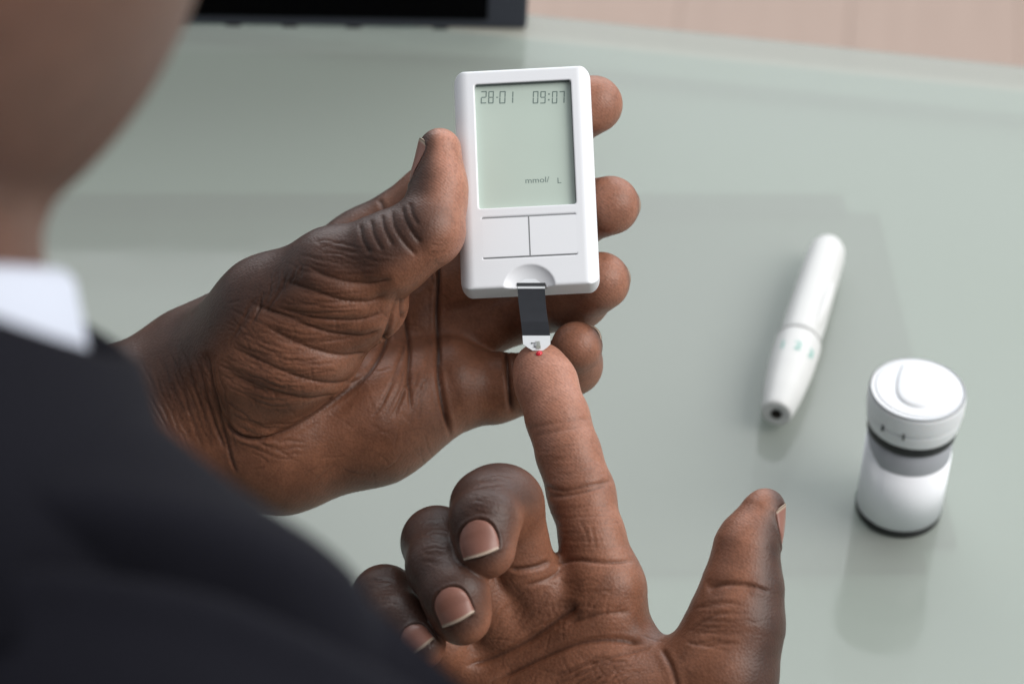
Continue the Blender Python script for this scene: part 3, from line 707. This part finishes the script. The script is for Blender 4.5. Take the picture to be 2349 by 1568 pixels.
add([[(915, 670), (890, 765), (840, 855), (770, 925), (680, 980), (580, 1000)]], 2.4, .9, .0, None)
# soft rolls of the thumb's ball, with the sharp lines between them
rolls = [[(640, 640), (710, 665), (790, 690), (850, 692), (890, 672)], [(560, 690), (650, 725), (740, 760), (830, 772), (880, 755)], [(600, 745), (690, 790), (780, 815), (850, 808)],
     [(520, 790), (600, 830), (700, 870), (790, 880), (835, 858)], [(700, 610), (770, 640), (850, 652), (905, 640)], [(510, 850), (600, 890), (700, 915), (780, 905)], [(620, 700), (720, 730), (820, 735), (890, 712)]]
add(rolls, 1.4, .52, .14, TH_)
add(rolls, .36, .35, .5, TH_)
add(family([(640, 620), (740, 645), (890, 640)], [(500, 880), (620, 930), (760, 915)], 34, 5, .4), .3, .16, .34, TH_)
add(family([(520, 700), (600, 740), (700, 770)], [(480, 860), (560, 900), (650, 930)], 16, 5, .35), .3, .15, .34, TH_)
add([[(470, 800), (485, 880), (505, 960), (530, 1050), (545, 1090)], [(455, 830), (470, 900), (495, 980), (520, 1040)]], .42, .5, .6, None)
add([[(470, 800), (490, 900), (530, 1050)]], 2.2, .6, .1, None)
add(family([(250, 840), (300, 940), (380, 1060)], [(480, 770), (505, 890), (545, 1040)], 44, 5, .35), .28, .16, .40, ['wrist', 'palm', 'back', 'thenar'])
add(family([(500, 900), (580, 960), (700, 965)], [(540, 1010), (640, 1050), (720, 1055)], 8, 5, .3), .35, .18, .28, None)
# back of the thumb joint
kn = [[(898, 478), (905, 520), (930, 560), (960, 590)], [(922, 470), (930, 505), (950, 540), (968, 560)], [(875, 490), (882, 525), (905, 570)], [(850, 500), (858, 540), (880, 580)], [(940, 462), (945, 490), (962, 520)], [(825, 512), (832, 550), (850, 585)]]
add(kn, .7, .26, .22, ['thumb', 'thumb_tip'])
add(kn, .32, .25, .5, ['thumb', 'thumb_tip'])
add(family([(720, 545), (800, 560), (930, 590)], [(650, 600), (760, 625), (900, 625)], 18, 6, .4), .3, .14, .36, ['thumb', 'thumb_base', 'thenar'])
add(family([(985, 545), (1010, 550), (1040, 545)], [(975, 590), (1000, 590), (1025, 580)], 7, 2, .2), .3, .13, .2, ['thumb', 'thumb_tip'])
add(family([(560, 650), (560, 720), (520, 800)], [(720, 560), (700, 620), (650, 680)], 24, 6, .4), .28, .13, .34, ['thumb_base', 'thenar', 'back'])
add([[(1160, 790), (1165, 870), (1172, 950)]], .6, 1.0, .8, ['little', 'palm'])
add([[(870, 455), (880, 480), (885, 500)]], .6, .6, .5, ['index', 'back'])
for k in range(70):
    x, y = rng.uniform(560, 1000), rng.uniform(640, 1080); a = rng.uniform(0, PI); l_ = rng.uniform(25, 75)
    add([[(x, y), (x + l_ * .5 * math.cos(a) + rng.uniform(-5, 5), y + l_ * .5 * math.sin(a) + rng.uniform(-5, 5)), (x + l_ * math.cos(a), y + l_ * math.sin(a))]], .26, rng.uniform(.06, .14), rng.uniform(.1, .28), ['palm', 'thenar', 'middle', 'ring', 'little'])
LN = [settle(LH, nail_spec(pt(962, 368, -5), (-.95, .06, .30), (.15, 1, 0.0), 9.0, 12.0)),
      settle(LH, nail_spec(pt(1450, 470, 17), (.90, .03, -.43), (.43, .0, .9), 9.0, 7.0)), settle(LH, nail_spec(pt(1430, 632, 17), (.88, .16, -.45), (.43, .1, .9), 8.4, 6.6)),
      settle(LH, nail_spec(pt(1358, 776, 15), (.78, .50, -.36), (-.05, .55, .8), 7.4, 6.8)), settle(LH, nail_spec(pt(1395, 225, 20), (.5, .3, -.8), (.75, .1, .6), 9.0, 8.5))]

# ---- right hand: index straight up to the strip, other fingers curled, thumb out to the right
R_palm = [
    Cone(pt(1385, 1350, -28), 10.0, pt(1330, 1700, -24), 17, DB, 0, .05, 'palm'),
    Cone(pt(1275, 1405, -22), 11.0, pt(1300, 1720, -22), 18, DB, 0, .05, 'palm'),
    Cone(pt(1185, 1460, -19), 11.0, pt(1250, 1740, -20), 19, DB, 0, .03, 'palm'),
    Cone(pt(1095, 1540, -17), 11.0, pt(1190, 1800, -18), 20, DB, 0, 0, 'palm'),
    Cone(pt(1300, 1760, -22), 22, pt(1330, 2080, -20), 24, DB, 0, 0, 'palm'),
    Cone(pt(1420, 1480, -26), 9.5, pt(1420, 1700, -24), 15, DB, 0, .0, 'palm'),
]
R_prox = [Cone(pt(1385, 1350, -28), 10.0, pt(1358, 1230, -26), 8.4, DB, 0, .12, 'index'), Cone(pt(1270, 1410, -22), 10.6, pt(1196, 1296, -30), 8.6, DB, 0, .08, 'middle_root'),
          Cone(pt(1185, 1460, -19), 10.4, pt(1110, 1370, -28), 9.0, DB, 0, .05, 'ring_root'), Cone(pt(1095, 1540, -17), 10, pt(1010, 1480, -26), 8.4, DB, 0, 0, 'little_root')]
R_index = [Cone(pt(1358, 1230, -26), 8.4, pt(1333, 1130, -22), 8.1, DB, 0, .22, 'index'), Cone(pt(1333, 1130, -22), 8.1, pt(1304, 1040, -19), 7.75, DB, 0, .30, 'index'), Cone(pt(1304, 1040, -19), 7.75, pt(1279, 958, -15), 7.65, DB, 0, .45, 'index'),
           Cone(pt(1279, 958, -15), 7.65, pt(1253, 880, -9), 7.6, DB, 0, .85, 'index_tip'), Cone(pt(1253, 880, -9), 7.6, pt(1239, 846, -5.5), 7.1, DB, -.1, .95, 'index_tip')]
FC = (0, .25, 1)
R_mid = [Cone(pt(1196, 1296, -30), 8.6, pt(1166, 1160, -37), 8.7, (-.75, .65, -.2), -.05, .12, 'middle_root'), Cone(pt(1158, 1152, -38), 9.2, pt(1112, 1158, -46), 8.8, (-.35, .75, .65), .30, .0, 'middle_dorsal'),
         Cone(pt(1140, 1150, -42), 9.2, pt(1112, 1195, -55), 8.2, (-.35, .6, .75), .30, .0, 'middle_dorsal'), Cone(pt(1112, 1195, -55), 8.2, pt(1114, 1258, -58), 7.5, (-.30, .65, .75), -.22, .30, 'middle_dorsal')]
R_ring = [Cone(pt(1110, 1370, -28), 9.0, pt(1010, 1250, -36), 8.7, (-.75, .65, -.2), .0, 0, 'ring_root'), Cone(pt(1000, 1240, -38), 8.8, pt(1012, 1300, -50), 8.2, (-.4, .6, .7), .38, 0, 'ring_dorsal'),
          Cone(pt(1012, 1300, -50), 8.2, pt(1045, 1365, -58), 7.9, (-.4, .6, .7), .35, 0, 'ring_dorsal'), Cone(pt(1045, 1365, -58), 7.9, pt(1060, 1412, -58), 7.3, (-.4, .6, .7), -.15, .25, 'ring_dorsal')]
R_lit = [Cone(pt(1010, 1480, -26), 8.4, pt(890, 1380, -34), 8.0, (-.75, .65, -.2), .0, 0, 'little_root'), Cone(pt(880, 1368, -36), 8.2, pt(915, 1430, -48), 7.2, (-.4, .6, .7), .35, 0, 'little_dorsal'),
         Cone(pt(915, 1430, -48), 7.2, pt(962, 1475, -54), 6.7, (-.4, .6, .7), .05, .2, 'little_dorsal')]
R_thumb = [
    Ell(pt(1500, 1700, -36), (22, 24, 17), rot2(-25), (.9, -.2, -.2), -.3, .03, 'thenar'),
    Cone(pt(1540, 1640, -36), 15, pt(1650, 1545, -38), 14.5, (.95, .1, -.1), -.10, .03, 'thenar'),
    Cone(pt(1650, 1545, -38), 14.5, pt(1688, 1430, -38), 12.0, (.95, .1, -.1), -.02, 0, 'thumb'),
    Cone(pt(1688, 1430, -38), 11.8, pt(1704, 1350, -37), 9.9, (.95, .1, -.1), -.02, .1, 'thumb'),
    Cone(pt(1705, 1335, -37), 9.4, pt(1712, 1260, -36), 7.7, (.95, .1, -.1), -.12, .22, 'thumb_tip'),
    Cone(pt(1712, 1260, -36), 7.6, pt(1748, 1176, -33), 5.2, (.95, .2, -.1), -.20, .30, 'thumb_tip'),
    Cone(pt(1722, 1230, -33), 6.6, pt(1760, 1160, -31), 4.0, (.95, .2, -.1), -.2, .35, 'thumb_tip'),
]
RH = Sculpt([(8, 8, R_palm), (5, 3, R_prox), (2, 4, R_index), (1.2, 3.5, R_mid), (1.0, 3.5, R_ring), (1.0, 3.5, R_lit), (9, 4, R_thumb)])
RF = []
def addr(fs, wd, dp, dk, gs=None):
    for q in fs: RF.append((q, wd, dp, dk, gs))
PR_ = ['palm', 'index', 'middle_root', 'ring_root', 'little_root', 'thenar', 'thumb']
addr([[(1240, 1110), (1290, 1125), (1340, 1115), (1420, 1098)], [(1250, 1138), (1300, 1135), (1350, 1125), (1400, 1108)]], .5, .38, .42, ['index'])
addr([[(1240, 1124), (1300, 1130), (1420, 1104)]], 2.0, .35, .08, ['index'])
addr([[(1200, 985), (1260, 972), (1320, 962), (1370, 958)], [(1215, 1000), (1280, 988), (1340, 975)]], .5, .16, .16, ['index', 'index_tip'])
addr([[(1200, 990), (1280, 978), (1370, 962)]], 1.8, .18, .05, ['index', 'index_tip'])
addr([[(1270, 1290), (1320, 1283), (1390, 1288), (1460, 1285)]], .5, .5, .5, PR_)
addr([[(1270, 1290), (1320, 1283), (1390, 1288), (1460, 1285)]], 1.8, .35, .05, PR_)
addr([[(1165, 1306), (1205, 1304), (1240, 1296), (1262, 1284)]], .6, .8, .6, PR_)
addr([[(1290, 1302), (1260, 1325), (1200, 1345)]], .6, .45, .45, PR_)
big = [[(1330, 1385), (1290, 1412), (1230, 1455), (1150, 1500), (1060, 1530)], [(1480, 1475), (1430, 1465), (1360, 1468), (1290, 1485), (1200, 1525), (1110, 1570)]]
addr(big, .6, 1.0, .7, PR_); addr(big, 2.6, 1.2, .0, PR_)
addr([[(1410, 1340), (1365, 1385), (1340, 1420)]], .4, .15, .15, PR_)
addr([[(1450, 1400), (1370, 1410), (1300, 1430)], [(1500, 1480), (1420, 1500), (1330, 1530), (1260, 1568)]], .45, .32, .35, PR_)
addr([[(1450, 1400), (1370, 1410), (1290, 1440)], [(1500, 1480), (1420, 1500), (1330, 1530)]], 1.8, .4, .0, PR_)
addr(family([(1450, 1500), (1350, 1510), (1180, 1580)], [(1500, 1540), (1400, 1560), (1280, 1640)], 14, 5, .3), .36, .18, .3, ['palm', 'thenar'])
addr(family([(1180, 1360), (1130, 1400), (1080, 1500)], [(1400, 1350), (1380, 1420), (1300, 1470)], 12, 7, .35), .33, .10, .10, ['palm', 'middle_root', 'ring_root'])
addr(family([(1290, 1310), (1350, 1330), (1460, 1320)], [(1150, 1480), (1280, 1440), (1470, 1440)], 12, 7, .4), .33, .10, .10, ['palm', 'middle_root', 'ring_root', 'index'])
addr([[(1620, 1350), (1660, 1338), (1720, 1342), (1770, 1360)]], .5, .5, .35, ['thumb', 'thumb_tip'])
addr([[(1615, 1350), (1660, 1338), (1740, 1346)]], 2.0, .5, .0, ['thumb', 'thumb_tip'])
addr([[(1575, 1455), (1620, 1420), (1680, 1400)], [(1590, 1395), (1640, 1385), (1700, 1380)], [(1570, 1470), (1620, 1480), (1700, 1470)]], .45, .25, .22, ['thumb', 'thenar'])
addr([[(1515, 1482), (1540, 1530), (1560, 1600)]], .7, .5, .35, ['thumb', 'thenar', 'palm'])
addr(family([(1590, 1400), (1650, 1380), (1760, 1390)], [(1560, 1480), (1640, 1490), (1740, 1500)], 12, 5, .35), .34, .12, .2, ['thumb', 'thenar'])
addr(family([(1235, 1150), (1300, 1160), (1430, 1150)], [(1265, 1270), (1330, 1270), (1450, 1265)], 16, 3, .3), .3, .08, .12, ['index'])
addr(family([(1220, 1010), (1280, 1010), (1390, 1000)], [(1240, 1095), (1310, 1100), (1410, 1085)], 14, 3, .3), .3, .07, .1, ['index'])
addr([[(1330, 1190), (1345, 1225), (1350, 1250)], [(1355, 1200), (1362, 1230), (1368, 1262)]], .33, .16, .0, ['index'])
addr(family([(1075, 1100), (1120, 1090), (1190, 1090)], [(1060, 1170), (1110, 1180), (1180, 1190)], 14, 4, .3), .3, .12, .3, ['middle_dorsal'])
addr(family([(950, 1200), (990, 1190), (1030, 1195)], [(960, 1290), (1000, 1300), (1040, 1310)], 12, 4, .3), .3, .12, .3, ['ring_dorsal'])
addr(family([(830, 1330), (870, 1320), (905, 1325)], [(860, 1400), (900, 1390), (930, 1400)], 9, 4, .3), .3, .12, .3, ['little_dorsal'])
for k in range(60):
    x, y = rng.uniform(1080, 1500), rng.uniform(1310, 1600); a = rng.uniform(0, PI); l_ = rng.uniform(25, 70)
    addr([[(x, y), (x + l_ * .5 * math.cos(a) + rng.uniform(-5, 5), y + l_ * .5 * math.sin(a) + rng.uniform(-5, 5)), (x + l_ * math.cos(a), y + l_ * math.sin(a))]], .26, rng.uniform(.06, .14), rng.uniform(.1, .28), ['palm', 'middle_root', 'ring_root', 'thenar'])
NV = (.12, -.88, .35)
RN = [settle(RH, nail_spec(pt(1101, 1246, -62), (-.22, .42, .88), (.26, -.92, .35), 9.8, 8.9)), settle(RH, nail_spec(pt(1048, 1404, -62), (-.22, .42, .88), (.36, -.9, .35), 9.0, 8.1)),
      settle(RH, nail_spec(pt(952, 1462, -60), (-.30, .45, .85), (.6, -.75, .3), 7.4, 7.2)), settle(RH, nail_spec(pt(1782, 1205, -33), (.95, .10, .22), (-.02, 1, .0), 9.5, 11))]

# ---- the rest of the body (coarse; all but cheek and neck is under the clothes)
def cw(x, y, z): return V3((MC.inverted() @ Vector((x, y, z))) * 1000)
def wc(p): return V3(MC.inverted() @ p * 1000)
neck = W(-829, 700, 0.43); hc = W(-700, -560, 0.43)
upd = (MC.to_3x3() @ Vector((0, 1, 0))); fwd = (MC.to_3x3() @ Vector((0, 0, -1)))
sh_r = W(520, 2440, 0.405); el_r = Vector((0.17, 0.20, 0.03)); wr_r = MC @ (Vector(pt(1330, 2080, -20)) / 1000)
sh_l = neck + Vector((-0.17, 0.09, -0.06)); el_l = Vector((-0.38, 0.50, 0.07)); wr_l = MC @ (Vector(pt(60, 1075, 40)) / 1000)
hip = Vector((neck.x - 0.03, neck.y - 0.12, -0.28)); chest = neck.lerp(hip, 0.40)
SK = dict(dors=(0, .2, 1), bias=-.05, tone=.12)
Bst = [(6, 4, [Ell(wc(W(-690, -365, 0.43)), (74.5, 69.5, 88), None, **SK), Ell(wc(hc + upd * .070 - fwd * .02), (76, 82, 97), None, **SK),
       Cone(wc(W(-775, 150, .43)), 53, wc(W(-775, 780, .43)), 55, **SK), Cone(wc(hc + fwd * .088 + upd * .03), 9, wc(hc + fwd * .105 - upd * .005), 13, **SK),
       Cone(wc(hc + fwd * .07 - upd * .07), 20, wc(hc + fwd * .055 - upd * .06), 24, **SK),
       Cone(wc(neck - upd * .03), 53, wc(chest), 95, **SK), Cone(wc(chest), 100, wc(hip), 110, **SK),
       Cone(wc(neck - upd * .06), 40, wc(sh_r), 36, **SK), Cone(wc(neck - upd * .06), 40, wc(sh_l), 40, **SK),
       Cone(wc(sh_r), 38, wc(el_r), 32, **SK), Cone(wc(el_r), 32, wc(wr_r), 22, **SK), Cone(wc(sh_l), 38, wc(el_l), 32, **SK), Cone(wc(el_l), 32, wc(wr_l), 22, **SK)]),
       (3, 4, [Ell(wc(hc + (MC.to_3x3() @ Vector((sx * .077, 0.015, 0))) - fwd * .005), (8, 26, 17), None, **SK) for sx in (-1, 1)])]
BD = Sculpt(Bst); bv, bf, bn = BD.mesh(3.0, 1)
bc = np.tile(np.array([.80, 0, .40, 1.0]), (len(bv), 1))
lv, lf, lc = sculpt_skin(LH, 0.42, LF, LN)
rv, rf, rc = sculpt_skin(RH, 0.42, RF, RN)
allv = np.concatenate([lv, rv, bv]); allf = np.concatenate([lf, rf + len(lv), bf + len(lv) + len(rv)]); allc = np.concatenate([lc, rc, bc])
bme = np_mesh('body', to_world(allv), allf)
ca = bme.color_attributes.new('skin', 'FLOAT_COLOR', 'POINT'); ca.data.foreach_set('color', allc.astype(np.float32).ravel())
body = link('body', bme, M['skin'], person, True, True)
print('hand verts', len(lv), len(rv), 'body', len(bv))
for nl in LN: build_nail(LH, nl, person)
for nl in RN: build_nail(RH, nl, person)
# short hair: shell over the upper cranium
HR = Sculpt([(5, 10, [Ell(wc(hc + upd * .082 - fwd * .030), (80, 84, 99), None)])]); hv, hf, hn = HR.mesh(3.0, 1)
keep = (hv - wc(hc)) @ np.array((0, 1, .45)) > 55
hf = hf[keep[hf].all(1)]
link('hair', np_mesh('hair', to_world(hv), hf), M['hair'], person, True, True)

# shirt collar: a standing band round the neck
bm = bmesh.new(); n = 72
cxm = MC.to_3x3()
prof = [(.0585, 0.008), (.0608, .0085), (.0622, .007), (.0640, -.002), (.0662, -.0115), (.0680, -.016), (.0655, -.0165), (.0600, -.004)]
rr = []
for i in range(n):
    a = 2 * PI * i / n
    rr.append([bm.verts.new(W(-829, 752, .43) + cxm @ Vector((r * math.cos(a), z - 0.004 * math.cos(2 * a) * 0, r * math.sin(a)))) for r, z in prof])
for i in range(n):
    a, b = rr[i], rr[(i + 1) % n]
    for j in range(len(prof)): bm.faces.new((a[j], a[(j + 1) % len(prof)], b[(j + 1) % len(prof)], b[j]))
from_bm('shirt_collar', bm, M['shirt'], person, True, True)

# jacket: shoulders, sleeves, back; its collar stands round the shirt collar
JS = [(12, 16, [Cone(pt(-395, 1550, -375), 53, pt(55, 1950, -382), 54, g='j'), Cone(pt(55, 1950, -382), 54, pt(385, 2315, -388), 54, g='j'), Cone(pt(385, 2315, -388), 54, wc(sh_r), 52, g='j'),
      Cone(pt(-1000, 1620, -370), 62, pt(-395, 1550, -375), 53, g='j'),
      Cone(wc(sh_r), 52, wc(el_r), 46, g='s'), Cone(wc(el_r), 46, wc(wr_r.lerp(el_r, .12)), 34, g='s'),
      Cone(wc(chest), 118, wc(hip), 130, g='t'), Cone(wc(neck - upd * .07), 64, wc(chest), 118, g='t'),
      Cone(wc(neck - upd * .06), 50, wc(sh_l), 50, g='t'), Cone(wc(sh_l), 50, wc(el_l), 46, g='s'), Cone(wc(el_l), 46, wc(wr_l), 34, g='s')])]
JK = Sculpt(JS)
JF = [([(-200, 1225), (0, 1230), (250, 1250), (500, 1300), (700, 1380), (900, 1480), (1080, 1590), (1300, 1760)], 5.0, 10.5, 0, None)]
jv, jf, jc = sculpt_skin(JK, 2.4, JF, [])
jko = link('jacket', np_mesh('jacket', to_world(jv), jf), M['suit'], person, True, True)
bm = bmesh.new(); rr = []
prof = [(.0684, -.004), (.0700, -.001), (.0722, -.003), (.0760, -.016), (.088, -.045), (.080, -.046), (.0720, -.018)]
for i in range(n):
    a = 2 * PI * i / n; lift = min(.016, .46 * .0684 * (1 - math.cos(a)))
    rr.append([bm.verts.new(W(-829, 800, .43) + cxm @ Vector((r * math.cos(a), z + lift, r * math.sin(a)))) for r, z in prof])
for i in range(n):
    a, b = rr[i], rr[(i + 1) % n]
    for j in range(len(prof)): bm.faces.new((a[j], a[(j + 1) % len(prof)], b[(j + 1) % len(prof)], b[j]))
from_bm('jacket_collar', bm, M['suit'], jko, True, True)
for a, b, r in ((wr_l, el_l, .031),):
    d = (b - a).normalized(); q = d.to_track_quat('Z', 'Y').to_matrix().to_4x4(); q.translation = a
    bm = bmesh.new(); lathe(bm, [(r - .003, -.002), (r, -.001), (r + .001, .03), (r - .003, .03)], 48, q); from_bm('shirt_cuff', bm, M['shirt'], person, True, True)

# blood drop on the fingertip
o_ = pt(1236.5, 810.5, -40); d_ = V3(P(1236.5, 810.5, 1)); d_ /= np.linalg.norm(d_)
hp = RH.hit((o_)[None], d_[None], 60)[0]; hn_ = RH.grad(hp[None])[0]
bw = Vector(to_world(hp[None])[0]); nw = (MC.to_3x3() @ Vector(hn_)).normalized()
bd = empty('blood_drop', bw, 'tiny red drop of blood on the index fingertip at the strip end', 'blood drop')
bm = bmesh.new(); bmesh.ops.create_uvsphere(bm, u_segments=24, v_segments=16, radius=1); 
bmesh.ops.transform(bm, matrix=nw.to_track_quat('Z', 'Y').to_matrix().to_4x4() @ Matrix.Diagonal((.00098, .0009, .0006, 1)), verts=bm.verts)
from_bm('droplet', bm, M['blood'], bd)
